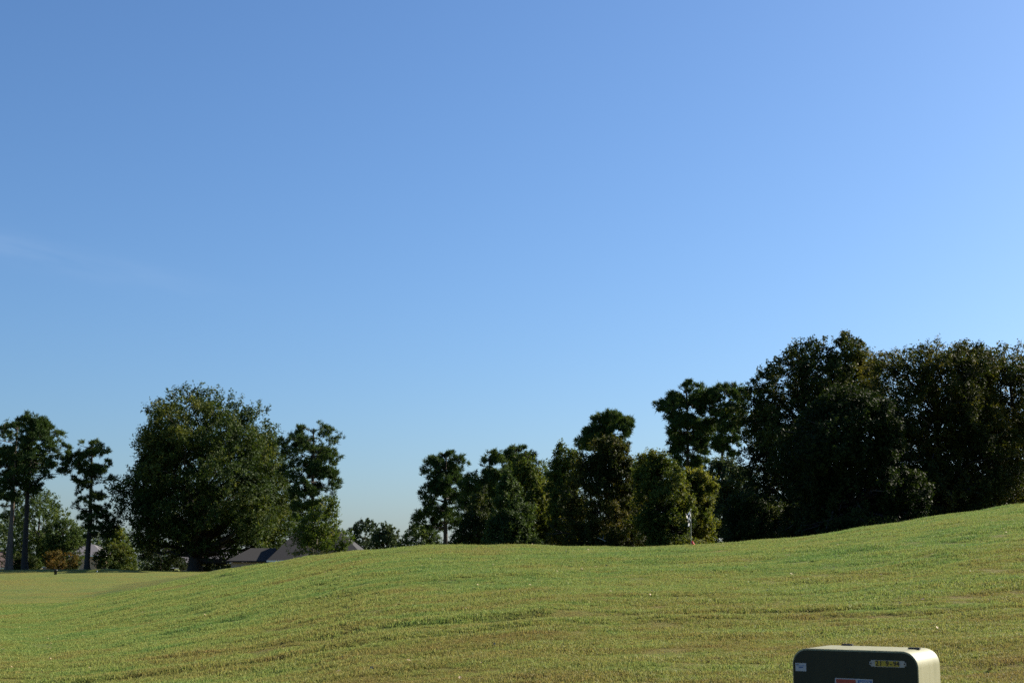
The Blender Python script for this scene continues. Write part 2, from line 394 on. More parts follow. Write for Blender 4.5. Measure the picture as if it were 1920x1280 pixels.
def make_tree(name, label, cat, Y, rows, trunk_px, trunk_w, kind='broad', leaf='oak', bark='bark', nlobe=40, lobe=(.13, .20), nleaf=26000,
              size=.16, seed=1, base_py=None, group=None, trunk_top=.8, depth=1.0, tint=(.45, .25), qmin=.3, thr=None, rag=.20):
    """rows: (py, left px, right px) silhouette of the crown; everything turned into metres at depth Y"""
    r = np.random.default_rng(seed)
    mpp = Y/FPX                                # metres per pixel at that depth (approx)
    bx = at(trunk_px, 1050, Y).x; bz = tz(bx, Y) - .05
    root = empty(name, (bx, Y, bz), label, cat, group)
    org = np.array([bx, Y, bz])
    y0, y1 = rows[0][0], rows[-1][0]
    widths = [q[2]-q[1] for q in rows]; wmax = max(widths)*mpp
    wmx = max(widths); ztop_, zbot_ = at(0, y0, Y).z, at(0, y1, Y).z; s1 = wmax*(lobe[0]+lobe[1])/2
    pine = kind == 'pine'
    per = 16 if pine else 18
    nleaf = int(nleaf*(1.9 if pine else 1.75)); ns = nleaf//per
    # candidate twig positions inside the crown's outline, thinned by a random field so that boughs and gaps appear
    pys = np.linspace(y0, y1, 80); le, re_ = env(rows, pys); wt = (re_-le)**1.6 + .02*wmx**1.6; wt /= wt.sum()
    NC = ns*7
    ki = r.choice(80, NC, p=wt); py = pys[ki] + r.uniform(-.5, .5, NC)*(y1-y0)/80
    l_, r_ = env(rows, py); th = r.uniform(0, 2*np.pi, NC); rho = r.uniform(0, 1, NC)**(1/2.5)
    c0 = at(W/2, 0, Y); kx = np.array([at(0, q, Y).x - at(1000, q, Y).x for q in (y0, y1)]); kx = np.interp(py, [y0, y1], kx/-1000)
    cx = ((l_+r_)/2 - W/2)*kx; hw = (r_-l_)/2*kx
    cz = np.interp(py, [y0, y1], [ztop_, zbot_])
    dirn = np.stack([np.cos(th), np.sin(th), (cz-(ztop_+zbot_)/2)/wmax*2], -1)
    if pine: rag = rag*1.4
    hw = hw*(.95 + rag*np.clip(grf(dirn, .45, r), -1.8, 1.1) + .7*rag*np.clip(grf(dirn, .17, r), -1.8, 1.2))
    P_ = np.stack([cx + rho*hw*np.cos(th), Y + rho*hw*np.sin(th)*depth, cz - np.abs(r.normal(0, .02*wmax, NC)) + .035*wmax*np.clip(grf(dirn, .25, r), -1.5, 1)], -1)
    zs = np.array([1, 1, 1.9 if pine else 1.35])
    fld = (.95*grf(P_*zs, s1*.66, r) + .50*grf(P_*zs, s1*.28, r)) if pine else (.75*grf(P_*zs, s1*.85, r) + .6*grf(P_*zs, s1*.38, r))
    t0 = thr if thr is not None else (.55 if pine else -.35)
    ok = np.nonzero(fld > t0 + .5*(1-rho)*(1 if pine else .6))[0][:ns]
    P_, rho, cxk = P_[ok], rho[ok], cx[ok]; ns = len(P_)
    outw = P_ - np.stack([cxk, np.full(ns, Y), P_[:, 2] - .25*wmax], -1); outw /= np.linalg.norm(outw, axis=1)[:, None] + 1e-6
    d = outw*.8 + np.array([0, 0, .25]) + r.normal(size=(ns, 3))*.5; d /= np.linalg.norm(d, axis=1)[:, None]
    tw = tint[0] + tint[1]*(.55*grf(P_, s1*1.3, r) + .5*r.normal(size=ns))
    k = np.repeat(np.arange(ns), per); n_ = len(k)
    if pine:                                   # bottle-brush tufts of long needles
        nd = r.normal(size=(n_, 3)) + d[k]*.9; nd /= np.linalg.norm(nd, axis=1)[:, None]
        ln = (size*2.1*r.uniform(.6, 1.15, n_))[:, None]; sd = np.cross(nd, r.normal(size=(n_, 3))); sd /= np.linalg.norm(sd, axis=1)[:, None] + 1e-6
        b0 = P_[k] + r.normal(0, size*.35, (n_, 3)); w_ = size*.20
        V = np.stack([b0 + sd*w_, b0 - sd*w_, b0 + nd*ln], 1).reshape(-1, 3) - org
        me = raw_mesh('crown', V, np.arange(n_*3).reshape(-1, 3), False, {'tint': ('FACE', np.clip(tw[k] + r.normal(0, .1, n_), 0, 1))})
    else:                                      # leafy twigs
        tl_ = np.clip(.05*wmax, .32, .85)*r.uniform(.6, 1.3, ns)
        pos = P_[k] + d[k]*(tl_[k]*r.uniform(-.35, .75, n_))[:, None] + r.normal(size=(n_, 3))*(tl_[k]*.17)[:, None]
        nr = r.normal(size=(n_, 3))*.75 + np.array([0, 0, .55]) + outw[k]*.35; nr /= np.linalg.norm(nr, axis=1)[:, None]
        me = leaves_mesh('crown', pos-org, nr, size*.62*r.uniform(.6, 1.3, n_), .55, tw[k] + r.normal(0, .12, n_), r)
    new_obj('crown', me, M[leaf], root)
    # trunk and limbs
    T = Tubes()
    ztop = at(0, y0 + (y1-y0)*(1-trunk_top) if not pine else y0 + 10, Y).z
    tl, tr_ = env(rows, y0 + (y1-y0)*.3); xt = at((tl+tr_)/2, 1050, Y).x
    hgt = ztop - bz; w0 = trunk_w*mpp/2; ks = np.linspace(0, 1, 14)
    wob = np.cumsum(r.normal(0, .006*hgt, 14)); wob -= wob[0]; wob2 = np.cumsum(r.normal(0, .006*hgt, 14)); wob2 -= wob2[0]
    tp = np.stack([bx + (xt-bx)*ks**1.5*(.55 if not pine else .04) + wob*.5, Y + wob2*.5, bz + hgt*ks], -1)
    T.add(tp-org, w0*(1-.78*ks)*(1 + .3*np.exp(-ks*hgt/.4)), 9)
    ends = [int(r.integers(ns))]; dist = np.full(ns, 1e9)
    sub = P_ if ns < 1500 else P_[:1500]
    for _e in range(max(10, int(nlobe*.6))):
        dist = np.minimum(dist[:len(sub)], np.linalg.norm(sub - sub[ends[-1] % len(sub)], axis=1)); ends.append(int(np.argmax(dist)))
    for e_ in ends:
        c = sub[e_ % len(sub)]; hd = np.hypot(c[0]-bx, c[1]-Y)
        zq = c[2] - (r.uniform(.25, .75) if not pine else r.uniform(-.05, .22))*max(.6, hd)
        q = np.clip((zq - bz)/hgt, qmin, .97); s0 = np.array([np.interp(q, ks, tp[:, j_]) for j_ in range(3)])
        ll = np.linalg.norm(c-s0); rad0 = max(.025, min(w0*np.interp(q, ks, 1-.78*ks)*.5, .035*ll))
        mid = (s0 + c)/2 + np.array([0, 0, (-.06 if pine else .10)*ll]) + r.normal(0, .06*ll+.02, 3)
        t_ = np.linspace(0, 1, 7)[:, None]; path = (1-t_)**2*s0 + 2*t_*(1-t_)*mid + t_**2*c
        path[1:-1] += r.normal(0, .015*ll, (5, 3))
        T.add(path-org, np.linspace(rad0, .015, 7), 5)
        for _b in range(3):                    # side branches
            a_ = path[r.integers(2, 5)]; e2 = a_ + (c-s0)*r.uniform(.05, .2) + r.normal(0, .11*ll, 3)
            T.add(np.stack([a_, (a_+e2)/2 + r.normal(0, .03*ll, 3), e2])-org, [max(.018, rad0*.4), .015, .007], 4)
    new_obj('trunk', T.mesh('trunk'), M[bark], root)
    return root

# --- left group on the far side of the fairway
PG = 'tall pines on the left side'
make_tree('pine_tree', 'tall pine cut by the left edge of the picture', 'tree', 150, [(790, -30, 42), (812, -62, 60), (850, -70, 60), (890, -60, 45), (920, -40, 40), (935, -30, 30)],
          15, 11, 'pine', 'pine', 'pine_bark', 26, (.13, .2), 15000, .19, 11, group=PG)
make_tree('pine_tree', 'slender pale-trunked pine close beside the left edge pine', 'tree', 146, [(840, 5, 35), (870, -15, 48), (920, -5, 40), (950, 4, 30)],
          21, 9, 'pine', 'pine', 'pine_bark', 9, (.15, .22), 5000, .17, 12, group=PG)
make_tree('pine_tree', 'tall pine with bare lower trunk, second from the left edge', 'tree', 148, [(776, 45, 82), (790, 30, 98), (815, 25, 108), (845, 20, 125), (870, 28, 132), (890, 38, 112), (915, 46, 80), (925, 50, 66)],
          48, 12, 'pine', 'pine', 'bark', 34, (.12, .19), 19000, .19, 13, group=PG)
make_tree('pine_tree', 'narrow pine with foliage down its trunk left of the big oak', 'tree', 150, [(823, 158, 184), (838, 140, 200), (860, 135, 205), (890, 138, 212), (915, 148, 205), (950, 142, 212), (985, 150, 215), (1005, 155, 200)],
          164, 11, 'pine', 'pine', 'bark', 30, (.16, .25), 16000, .17, 14, group=PG)
make_tree('broadleaf_tree', 'dark leafy tree behind the pines at the left edge', 'tree', 175, [(918, 60, 95), (935, 30, 118), (960, 15, 128), (1000, 10, 135), (1070, 10, 135)],
          70, 8, 'broad', 'cedar', 'bark', 34, (.13, .2), 26000, .17, 15)
make_tree('broadleaf_tree', 'round green tree between the second pine and the narrow pine', 'tree', 169, [(972, 98, 130), (985, 85, 148), (1010, 74, 158), (1045, 75, 160), (1070, 85, 155)],
          118, 8, 'broad', 'cedar', 'bark', 30, (.14, .2), 15000, .15, 16)
make_tree('broadleaf_tree', 'pale green small tree behind the bushes left of the big oak', 'tree', 168, [(985, 205, 225), (1000, 195, 232), (1030, 190, 245), (1060, 190, 250)],
          215, 5, 'broad', 'maple', 'bark', 14, (.15, .24), 7000, .15, 17)
make_tree('shrub', 'orange tinted shrub below the round tree at the fairway edge', 'shrub', 163, [(1034, 92, 120), (1042, 80, 138), (1055, 76, 142), (1064, 84, 138), (1069, 96, 130)],
          110, 4, 'broad', 'orange', 'bark', 22, (.13, .2), 6500, .12, 18, trunk_top=.5)
make_tree('shrub', 'green rounded bush right of the narrow pine trunk', 'shrub', 165, [(1026, 190, 215), (1036, 178, 232), (1055, 172, 236), (1075, 176, 236)],
          205, 4, 'broad', 'oak', 'bark', 24, (.13, .2), 9000, .12, 19, trunk_top=.5)
make_tree('shrub', 'taller bush sloping down towards the big oak trunk', 'shrub', 166, [(1020, 205, 238), (1032, 205, 248), (1050, 205, 258), (1076, 210, 262)],
          236, 4, 'broad', 'gold', 'bark', 20, (.13, .2), 8000, .12, 20, trunk_top=.5)
make_tree('shrub', 'very dark rounded shrub left of the big oak trunk', 'shrub', 160, [(1020, 280, 320), (1035, 258, 345), (1055, 255, 352), (1080, 262, 352)],
          300, 4, 'broad', 'oak_dark', 'bark', 30, (.13, .2), 11000, .12, 21, trunk_top=.5)
make_tree('shrub', 'low dark bush right of the big oak trunk', 'shrub', 158, [(1050, 382, 392), (1058, 376, 398), (1075, 374, 402)],
          388, 3, 'broad', 'oak_dark', 'bark', 9, (.16, .24), 3000, .1, 22, trunk_top=.5)
make_tree('shrub', 'small dark shrub in front of the brown roofed house at the left edge', 'shrub', 155, [(1040, 35, 50), (1050, 26, 68), (1074, 26, 72)],
          45, 3, 'broad', 'oak_dark', 'bark', 16, (.14, .22), 6000, .13, 23, trunk_top=.5)
make_tree('oak_tree', 'big spreading oak with broad round crown left of centre', 'tree', 152,
          [(728, 325, 378), (742, 290, 412), (762, 258, 470), (790, 250, 498), (820, 232, 522), (860, 226, 538), (900, 220, 548), (940, 222, 550), (975, 228, 552), (1003, 236, 552), (1020, 305, 545), (1034, 390, 526), (1048, 405, 492)],
          367, 27, 'broad', 'oak', 'bark', 130, (.075, .12), 100000, .225, 24, trunk_top=.75, tint=(.40, .3), qmin=.12, thr=-.20, rag=.17)
make_tree('broadleaf_tree', 'olive green tree filling in between the big oak and the pine', 'tree', 160,
          [(920, 520, 560), (945, 500, 570), (980, 470, 572), (1010, 465, 565), (1045, 480, 556)], 520, 6, 'broad', 'cedar', 'bark', 26, (.14, .2), 12000, .17, 25)
make_tree('pine_tree', 'pine standing right of the big oak above the grey roof', 'tree', 130, [(793, 565, 600), (803, 545, 625), (820, 534, 625), (845, 540, 630), (870, 550, 637), (895, 540, 637), (920, 550, 622), (950, 548, 625), (975, 560, 620)],
          582, 12, 'pine', 'pine', 'bark', 34, (.13, .22), 20000, .17, 26)
make_tree('maple_tree', 'small bright green tree with pale slim trunk before the grey roof', 'tree', 85, [(935, 600, 632), (960, 585, 636), (972, 560, 640), (990, 548, 650), (1015, 545, 650), (1036, 560, 640)],
          590, 5, 'broad', 'maple', 'pale_bark', 26, (.12, .18), 9000, .10, 27, tint=(.4, .3))
FG = 'far trees in the gap left of centre'
make_tree('broadleaf_tree', 'far dark tree with pointed top right of the grey roof', 'tree', 210, [(968, 678, 692), (985, 660, 705), (1005, 645, 712), (1040, 640, 715)],
          685, 4, 'broad', 'far', 'bark', 22, (.13, .2), 9000, .19, 28, group=FG)
make_tree('broadleaf_tree', 'far round dark tree in the open gap left of centre', 'tree', 205, [(982, 715, 735), (995, 700, 748), (1015, 692, 752), (1040, 690, 755)],
          725, 4, 'broad', 'far', 'bark', 22, (.13, .2), 9000, .19, 29, group=FG)
make_tree('broadleaf_tree', 'low bushy tree just left of the lone pine trunk', 'tree', 150, [(983, 772, 805), (1000, 756, 822), (1020, 750, 830), (1045, 750, 830)],
          790, 4, 'broad', 'cedar', 'bark', 24, (.13, .2), 10000, .15, 30)
# --- middle group
make_tree('pine_tree', 'lone pine with clear trunk at the left end of the centre trees', 'tree', 120, [(845, 820, 850), (855, 805, 866), (875, 800, 869), (895, 790, 868), (910, 778, 866), (935, 792, 862), (955, 784, 852), (975, 776, 850), (988, 790, 842)],
          836, 11, 'pine', 'pine', 'bark', 36, (.12, .19), 19000, .16, 31, trunk_top=.9, tint=(.35, .25))
make_tree('pine_tree', 'pine with knobbly crown right of the lone pine', 'tree', 112, [(847, 912, 940), (860, 897, 948), (885, 890, 955), (910, 875, 960), (940, 858, 965), (960, 870, 950)],
          920, 10, 'pine', 'pine', 'bark', 34, (.12, .19), 19000, .16, 32)
make_tree('pine_tree', 'dark round topped pine behind the centre cedars', 'tree', 116, [(838, 960, 985), (850, 944, 1000), (880, 948, 1010), (910, 950, 1010), (950, 955, 1005)],
          972, 10, 'pine', 'pine', 'bark', 24, (.15, .24), 14000, .16, 33)
make_tree('broadleaf_tree', 'tall tree with yellowish right edge among the centre trees', 'tree', 92, [(850, 975, 1000), (870, 960, 1018), (900, 950, 1026), (950, 945, 1035), (1000, 940, 1045), (1035, 945, 1045)],
          995, 8, 'broad', 'gold', 'bark', 52, (.12, .18), 26000, .12, 34, tint=(.35, .3))
make_tree('cedar_tree', 'dark cedar reaching the ground right of the lone pine trunk', 'tree', 84, [(905, 895, 905), (940, 880, 930), (970, 862, 945), (1000, 850, 955), (1040, 848, 960)],
          905, 6, 'broad', 'oak_dark', 'bark', 46, (.10, .16), 22000, .11, 35)
make_tree('cedar_tree', 'upright cedar in front of the tall yellow edged tree', 'tree', 80, [(880, 942, 956), (920, 930, 970), (960, 925, 985), (1000, 925, 1000), (1040, 925, 1010)],
          955, 6, 'broad', 'cedar', 'bark', 44, (.10, .16), 20000, .11, 36, tint=(.3, .25), rag=.32)
make_tree('broadleaf_tree', 'tree with spiky bright top left of the hill flag trees', 'tree', 90, [(834, 1046, 1056), (848, 1040, 1075), (860, 1036, 1088), (890, 1028, 1095), (940, 1026, 1098), (1000, 1030, 1098), (1035, 1035, 1098)],
          1062, 7, 'broad', 'gold', 'bark', 50, (.11, .17), 24000, .12, 37, tint=(.4, .3))
make_tree('pine_tree', 'pine crown rising behind the brownish tree in the centre', 'tree', 118, [(772, 1120, 1152), (785, 1105, 1172), (800, 1090, 1182), (825, 1086, 1186), (850, 1100, 1170)],
          1138, 11, 'pine', 'pine', 'bark', 22, (.15, .24), 14000, .17, 38)
make_tree('broadleaf_tree', 'brownish green full tree left of the golf flag', 'tree', 78, [(822, 1115, 1165), (838, 1095, 1195), (865, 1088, 1200), (920, 1068, 1200), (970, 1055, 1205), (1036, 1055, 1210)],
          1140, 9, 'broad', 'magnolia', 'bark', 90, (.09, .14), 46000, .11, 39, tint=(.55, .3), rag=.26, thr=-.2)
make_tree('broadleaf_tree', 'olive leafy tree directly behind the golf flag', 'tree', 74, [(850, 1205, 1240), (865, 1195, 1275), (900, 1192, 1295), (950, 1190, 1305), (1036, 1190, 1315)],
          1245, 8, 'broad', 'gold', 'bark', 80, (.09, .14), 42000, .105, 40, tint=(.5, .3), rag=.30, thr=-.15)
make_tree('broadleaf_tree', 'smaller golden edged tree just right of the golf flag', 'tree', 76, [(880, 1285, 1322), (895, 1275, 1338), (925, 1275, 1347), (970, 1280, 1344), (1010, 1285, 1335), (1036, 1290, 1330)],
          1305, 6, 'broad', 'gold', 'bark', 36, (.12, .18), 19000, .105, 41, tint=(.65, .3), rag=.32, thr=-.15)
make_tree('broadleaf_tree', 'dark tree filling the dip between the yellow edged and spiky topped trees', 'tree', 102, [(872, 1005, 1045), (895, 990, 1070), (950, 980, 1090), (1036, 980, 1095)],
          1030, 7, 'broad', 'cedar', 'bark', 40, (.12, .18), 28000, .13, 71)
make_tree('broadleaf_tree', 'dark tree in the dip between the brownish and the olive tree', 'tree', 96, [(862, 1180, 1215), (885, 1160, 1235), (950, 1150, 1245), (1036, 1150, 1250)],
          1198, 7, 'broad', 'cedar', 'bark', 34, (.12, .18), 26000, .13, 72)
make_tree('pine_tree', 'tallest pine with dense rounded crown right of centre', 'tree', 108, [(717, 1285, 1312), (730, 1262, 1338), (755, 1246, 1345), (790, 1248, 1350), (830, 1246, 1342), (860, 1250, 1330), (880, 1265, 1325)],
          1297, 12, 'pine', 'pine', 'bark', 48, (.11, .18), 27000, .16, 42)
make_tree('pine_tree', 'tall open pine between the dense pine and the right oak', 'tree', 106, [(720, 1350, 1385), (735, 1340, 1402), (765, 1338, 1408), (790, 1345, 1400), (830, 1340, 1390), (850, 1350, 1385)],
          1362, 10, 'pine', 'pine', 'bark', 20, (.13, .2), 12000, .16, 43)
make_tree('broadleaf_tree', 'grey green undergrowth tree below the open pine', 'tree', 88, [(862, 1325, 1365), (885, 1310, 1398), (940, 1312, 1410), (1032, 1318, 1415)],
          1360, 7, 'broad', 'far', 'bark', 44, (.12, .18), 30000, .12, 44)
# --- right group
make_tree('oak_tree', 'large open crowned oak left of the dome shaped tree', 'tree', 72, [(630, 1545, 1595), (645, 1500, 1628), (670, 1470, 1652), (700, 1440, 1668), (740, 1408, 1660), (780, 1392, 1610), (830, 1385, 1590), (880, 1378, 1580), (940, 1375, 1570), (1000, 1380, 1560)],
          1500, 20, 'broad', 'oak_dark', 'bark', 130, (.07, .115), 80000, .115, 45, tint=(.5, .3), thr=-.22, rag=.24)
make_tree('broadleaf_tree', 'dark low domed tree in front of the right oak', 'tree', 60, [(735, 1545, 1640), (760, 1515, 1690), (800, 1490, 1720), (850, 1475, 1730), (920, 1465, 1735), (1005, 1470, 1735)],
          1600, 18, 'broad', 'oak_dark', 'bark', 110, (.09, .13), 74000, .10, 46, tint=(.2, .2), thr=-.40, rag=.2)
make_tree('broadleaf_tree', 'big dome shaped bronze green tree at the right', 'tree', 64, [(640, 1755, 1805), (655, 1715, 1840), (672, 1622, 1870), (700, 1612, 1890), (740, 1620, 1905), (800, 1615, 1910), (860, 1625, 1905), (920, 1640, 1900), (985, 1650, 1890)],
          1775, 20, 'broad', 'magnolia', 'bark', 140, (.07, .11), 90000, .10, 47, tint=(.55, .3), thr=-.40, rag=.2)
make_tree('broadleaf_tree', 'bronze green tree cut by the right edge', 'tree', 66, [(655, 1835, 1935), (685, 1800, 1980), (740, 1795, 2000), (820, 1810, 2010), (900, 1840, 2010), (965, 1850, 2000)],
          1925, 16, 'broad', 'magnolia', 'bark', 80, (.09, .13), 46000, .10, 48, tint=(.6, .3))
SG = 'dark undergrowth shrubs under the right trees'
for k, (px, top, hw, lab) in enumerate([(1420, 930, 60, 'dark shrub at the left foot of the right trees'), (1540, 925, 70, 'dark shrub below the low domed tree'),
                                       (1660, 905, 70, 'dark shrub where low dome and big dome meet'), (1780, 895, 70, 'dark shrub under the middle of the big dome tree'),
                                       (1890, 880, 60, 'dark shrub under the trees at the right edge')]):
    bot = float(np.interp(px, [c[0] for c in CREST], [c[1] for c in CREST])) + 14
    make_tree('shrub', lab, 'shrub', 68+k*.6, [(top, px-hw*.5, px+hw*.4), (top+20, px-hw*.9, px+hw*.8), (bot-20, px-hw, px+hw), (bot, px-hw, px+hw)],
              px, 5, 'broad', 'oak_dark', 'bark', 40, (.12, .18), 17000, .095, 60+k, trunk_top=.5, group=SG, tint=(.3, .3))

# far wood closing the horizon: one mass nobody could count
r = np.random.default_rng(99)
n = 60000
xs = r.uniform(-220, 260, n); top = 5.2 + 3.6*sstep(-52, -66, xs) + 1.2*np.sin(.11*xs) + 1.1*np.sin(.31*xs+1) + .8*np.sin(.9*xs+2)
zz_ = -1.5 + (top+1.5)*r.uniform(0, 1, n)**.7; yy_ = 285 + r.uniform(-6, 6, n) + 4*np.sin(.4*xs)
nv = r.normal(size=(n, 3)) + np.array([0, -.3, .5]); nv /= np.linalg.norm(nv, axis=1)[:, None]
fw = new_obj('distant_woods', leaves_mesh('distant_woods', np.stack([xs, yy_, zz_], -1), nv, r.uniform(.3, .6, n), .6, r.normal(.4, .25, n), r), M['far'])
fw['kind'] = 'stuff'; fw['label'] = 'low distant wood along the horizon behind the houses'; fw['category'] = 'woods'

# ------------------------------------------------------------------ houses beyond the trees
M['brick'] = simple('tan_brick', (.42, .30, .21), .9, .2, 9)
M['trim'] = simple('white_trim', (.78, .76, .72), .6, .05)
M['roof_brown'] = simple('brown_shingle', (.10, .066, .055), .9, .2, 5)
M['roof_grey'] = simple('grey_shingle', (.115, .11, .118), .9, .18, 5)
M['roof_dark'] = simple('charcoal_shingle', (.016, .016, .019), .9, .2, 5)
M['glass'] = simple('window_glass', (.03, .035, .04), .08, .05)
M['door'] = simple('door_paint', (.10, .05, .04), .5, .1)
def hip_house(label, Y, x0p, x1p, eave_py, ridge_py, ridge, roofm, dep=9.0, wing=None, rz=0.0, wins=()):
    """x0p..x1p: eave corners, ridge: (px, px) of the ridge ends"""
    c0, c1 = at(x0p, eave_py, Y), at(x1p, eave_py, Y); cx = (c0.x+c1.x)/2; ze = c0.z; hw = (c1.x-c0.x)/2
    gz = min(tz(cx, Y), ze-2.4)
    o = empty('house', (cx, Y + dep/2, gz), label, 'house', 'houses beyond the fairway', rz)
    z1 = ze - gz; Yr = Y + dep/2; zr = at(0, ridge_py, Yr).z - gz
    ra, rb = at(ridge[0], ridge_py, Yr).x - cx, at(ridge[1], ridge_py, Yr).x - cx
    bm = bmesh.new(); box_bm(bm, -hw+.45, hw-.45, -dep/2+.45, dep/2-.45, -.3, z1-.02); bm_obj('wall', bm, M['brick'], o)
    bm = bmesh.new()
    v = [bm.verts.new(p) for p in ((-hw, -dep/2, z1+.16), (hw, -dep/2, z1+.16), (hw, dep/2, z1+.16), (-hw, dep/2, z1+.16), (ra, 0, zr), (rb, 0, zr))]
    for f in ((0, 1, 5, 4), (1, 2, 5), (2, 3, 4, 5), (3, 0, 4), (3, 2, 1, 0)): bm.faces.new([v[q] for q in f])
    roof = bm_obj('roof', bm, roofm, o)
    bm = bmesh.new(); box_bm(bm, ra+.3, rb-.3, -.14, .14, zr-.08, zr+.05); bm_obj('ridge_cap', bm, roofm, roof)
    bm = bmesh.new()
    for (a, b, c, d) in ((-hw-.02, hw+.02, -dep/2-.04, -dep/2+.1), (-hw-.02, hw+.02, dep/2-.1, dep/2+.04), (-hw-.04, -hw+.1, -dep/2+.1, dep/2-.1), (hw-.1, hw+.04, -dep/2+.1, dep/2-.1)):
        box_bm(bm, a, b, c, d, z1, z1+.155)
    bm_obj('fascia', bm, M['trim'], o)
    for (wp, ww, z0_, z1_) in wins:
        wx = at(wp, eave_py, Y).x - cx
        bm = bmesh.new(); box_bm(bm, wx-ww/2, wx+ww/2, -dep/2+.36, -dep/2+.46, z0_, z1_); wo = bm_obj('window', bm, M['trim'], o)
        for s_ in (-1, 1):
            bm = bmesh.new(); box_bm(bm, wx+s_*ww/4-ww/4+.06, wx+s_*ww/4+ww/4-.06, -dep/2+.33, -dep/2+.355, z0_+.08, z1_-.08); bm_obj('pane', bm, M['glass'], wo)
    if wing:
        (w0p, w1p, wridge, wr_py, wdy) = wing
        a0, a1 = at(w0p, eave_py, Y+wdy).x - cx, at(w1p, eave_py, Y+wdy).x - cx
        apx, apz = at(wridge, wr_py, Y+wdy+3).x - cx, at(0, wr_py, Y+wdy+3).z - gz
        d0 = -dep/2 + wdy
        bm = bmesh.new(); box_bm(bm, a0+.4, a1-.4, d0+.4, d0+6, -.3, z1-.03); bm_obj('wing_wall', bm, M['brick'], o)
        bm = bmesh.new(); v = [bm.verts.new(p) for p in ((a0, d0, z1+.12), (a1, d0, z1+.12), (a1, d0+6.4, z1+.12), (a0, d0+6.4, z1+.12), (apx, d0+3.0, apz), (a1-.3, d0+3.0, apz))]
        for f in ((0, 1, 5, 4), (1, 2, 5), (2, 3, 4, 5), (3, 0, 4), (3, 2, 1, 0)): bm.faces.new([v[q] for q in f])
        bm_obj('wing_roof', bm, M['roof_dark'], o)
        bm = bmesh.new(); box_bm(bm, a0-.02, a1, d0-.05, d0+.08, z1-.02, z1+.115); bm_obj('wing_fascia', bm, M['roof_dark'], o)
    return o
hip_house('brown roofed brick house at the far left edge', 182, -70, 33, 1066, 1034, (-30, 12), M['roof_brown'], 11, wins=((-10, 1.4, .8, 2.1), (12, 1.2, .8, 2.1)))
hip_house('grey roofed house peeping over bushes left of the big oak', 205, 120, 196, 1043, 1020, (140, 176), M['roof_grey'], 10, wins=((200, 1.4, .8, 2.1),))
hip_house('pale grey roofed brick house just right of the oak trunk', 178, 330, 452, 1057, 1022, (352, 428), M['roof_grey'], 11, wins=((412, 3.2, .9, 2.3), (385, 1.4, .9, 2.2)))
hip_house('charcoal roofed house with tall hip roof behind the slim maple', 138, 500, 690, 1053, 990, (562, 632), M['roof_dark'], 11, wing=(424, 512, 470, 1027, 1.2), wins=((530, 1.6, .9, 2.2),))
# low sunlit garden wall behind the orange shrub
ga, gb = at(84, 1068, 166), at(114, 1068, 166)
gw = empty('garden_wall', ((ga.x+gb.x)/2, 166, tz((ga.x+gb.x)/2, 166)), 'low sunlit tan garden wall with pillars behind the orange shrub', 'wall')
hw = (gb.x-ga.x)/2; hz = at(0, 1063, 166).z - gw.location.z
bm = bmesh.new(); box_bm(bm, -hw, hw, -.12, .12, -.2, hz-.15); bm_obj('wall_panel', bm, M['brick'], gw)
for k in (-1, 0, 1):
    bm = bmesh.new(); box_bm(bm, k*hw-.2, k*hw+.2, -.2, .2, -.2, hz); pl = bm_obj('pillar', bm, M['brick'], gw)
    bm = bmesh.new(); box_bm(bm, k*hw-.25, k*hw+.25, -.25, .25, hz+.001, hz+.08); bm_obj('cap', bm, M['trim'], pl)

# ------------------------------------------------------------------ golf flag
M['pole'] = simple('pole_white', (.38, .37, .33), .4, .05)
M['red'] = simple('red_cloth', (.62, .03, .04), .6, .1)
m, n_, l_, b_ = mat_new('chequered_cloth')
uv = n_.new('ShaderNodeUVMap'); ck = n_.new('ShaderNodeTexChecker'); ck.inputs['Scale'].default_value = 1.0
mp = n_.new('ShaderNodeMapping'); mp.inputs['Scale'].default_value = (5, 4, 1); l_.new(uv.outputs[0], mp.inputs[0]); l_.new(mp.outputs[0], ck.inputs[0])
ck.inputs['Color1'].default_value = (.88, .88, .88, 1); ck.inputs['Color2'].default_value = (.02, .02, .025, 1)
l_.new(ck.outputs[0], b_.inputs['Base Color']); b_.inputs['Roughness'].default_value = .7; M['cheq'] = m
tr_ = n_.new('ShaderNodeBsdfTranslucent'); l_.new(ck.outputs[0], tr_.inputs[0]); mx_ = n_.new('ShaderNodeMixShader'); mx_.inputs[0].default_value = .5
l_.new(b_.outputs[0], mx_.inputs[1]); l_.new(tr_.outputs[0], mx_.inputs[2]); l_.new(mx_.outputs[0], n_['Material Output'].inputs['Surface'])
FY = 46.0
ft = at(1295, 955, FY); fz = tz(ft.x, FY)
fl = empty('golf_flag', (ft.x, FY, fz-.02), 'drooping black and white chequered golf flag on thin pole behind the hill crest', 'flag')
ph = ft.z - fz + .02
T = Tubes(); T.add([(0, 0, 0), (0, 0, ph*.5), (0, 0, ph)], [.010, .009, .008], 10); new_obj('pole', T.mesh('pole'), M['pole'], fl)
bm = bmesh.new(); bmesh.ops.create_uvsphere(bm, u_segments=10, v_segments=6, radius=.022, matrix=Matrix.Translation((0, 0, ph))); bm_obj('finial', bm, M['pole'], fl, True)
nu, nv = 18, 12; V = []; UV = []
for j in range(nv+1):
    for i_ in range(nu+1):
        s, t = i_/nu, j/nv                    # s away from the pole, t down the hoist
        drop = .32*t + s*.16 + .03*s*t        # free end has fallen
        sw = .15*math.sin(s*1.9)*(1-.35*t)
        V.append((-sw*.85 + .055*math.sin(8*s+2*t)*s**.5, -.014 + .06*math.sin(9*s + 1.5*t)*s**.5, ph - .03 - drop)); UV.append((s, t))
F = [(j*(nu+1)+i_, j*(nu+1)+i_+1, (j+1)*(nu+1)+i_+1, (j+1)*(nu+1)+i_) for j in range(nv) for i_ in range(nu)]
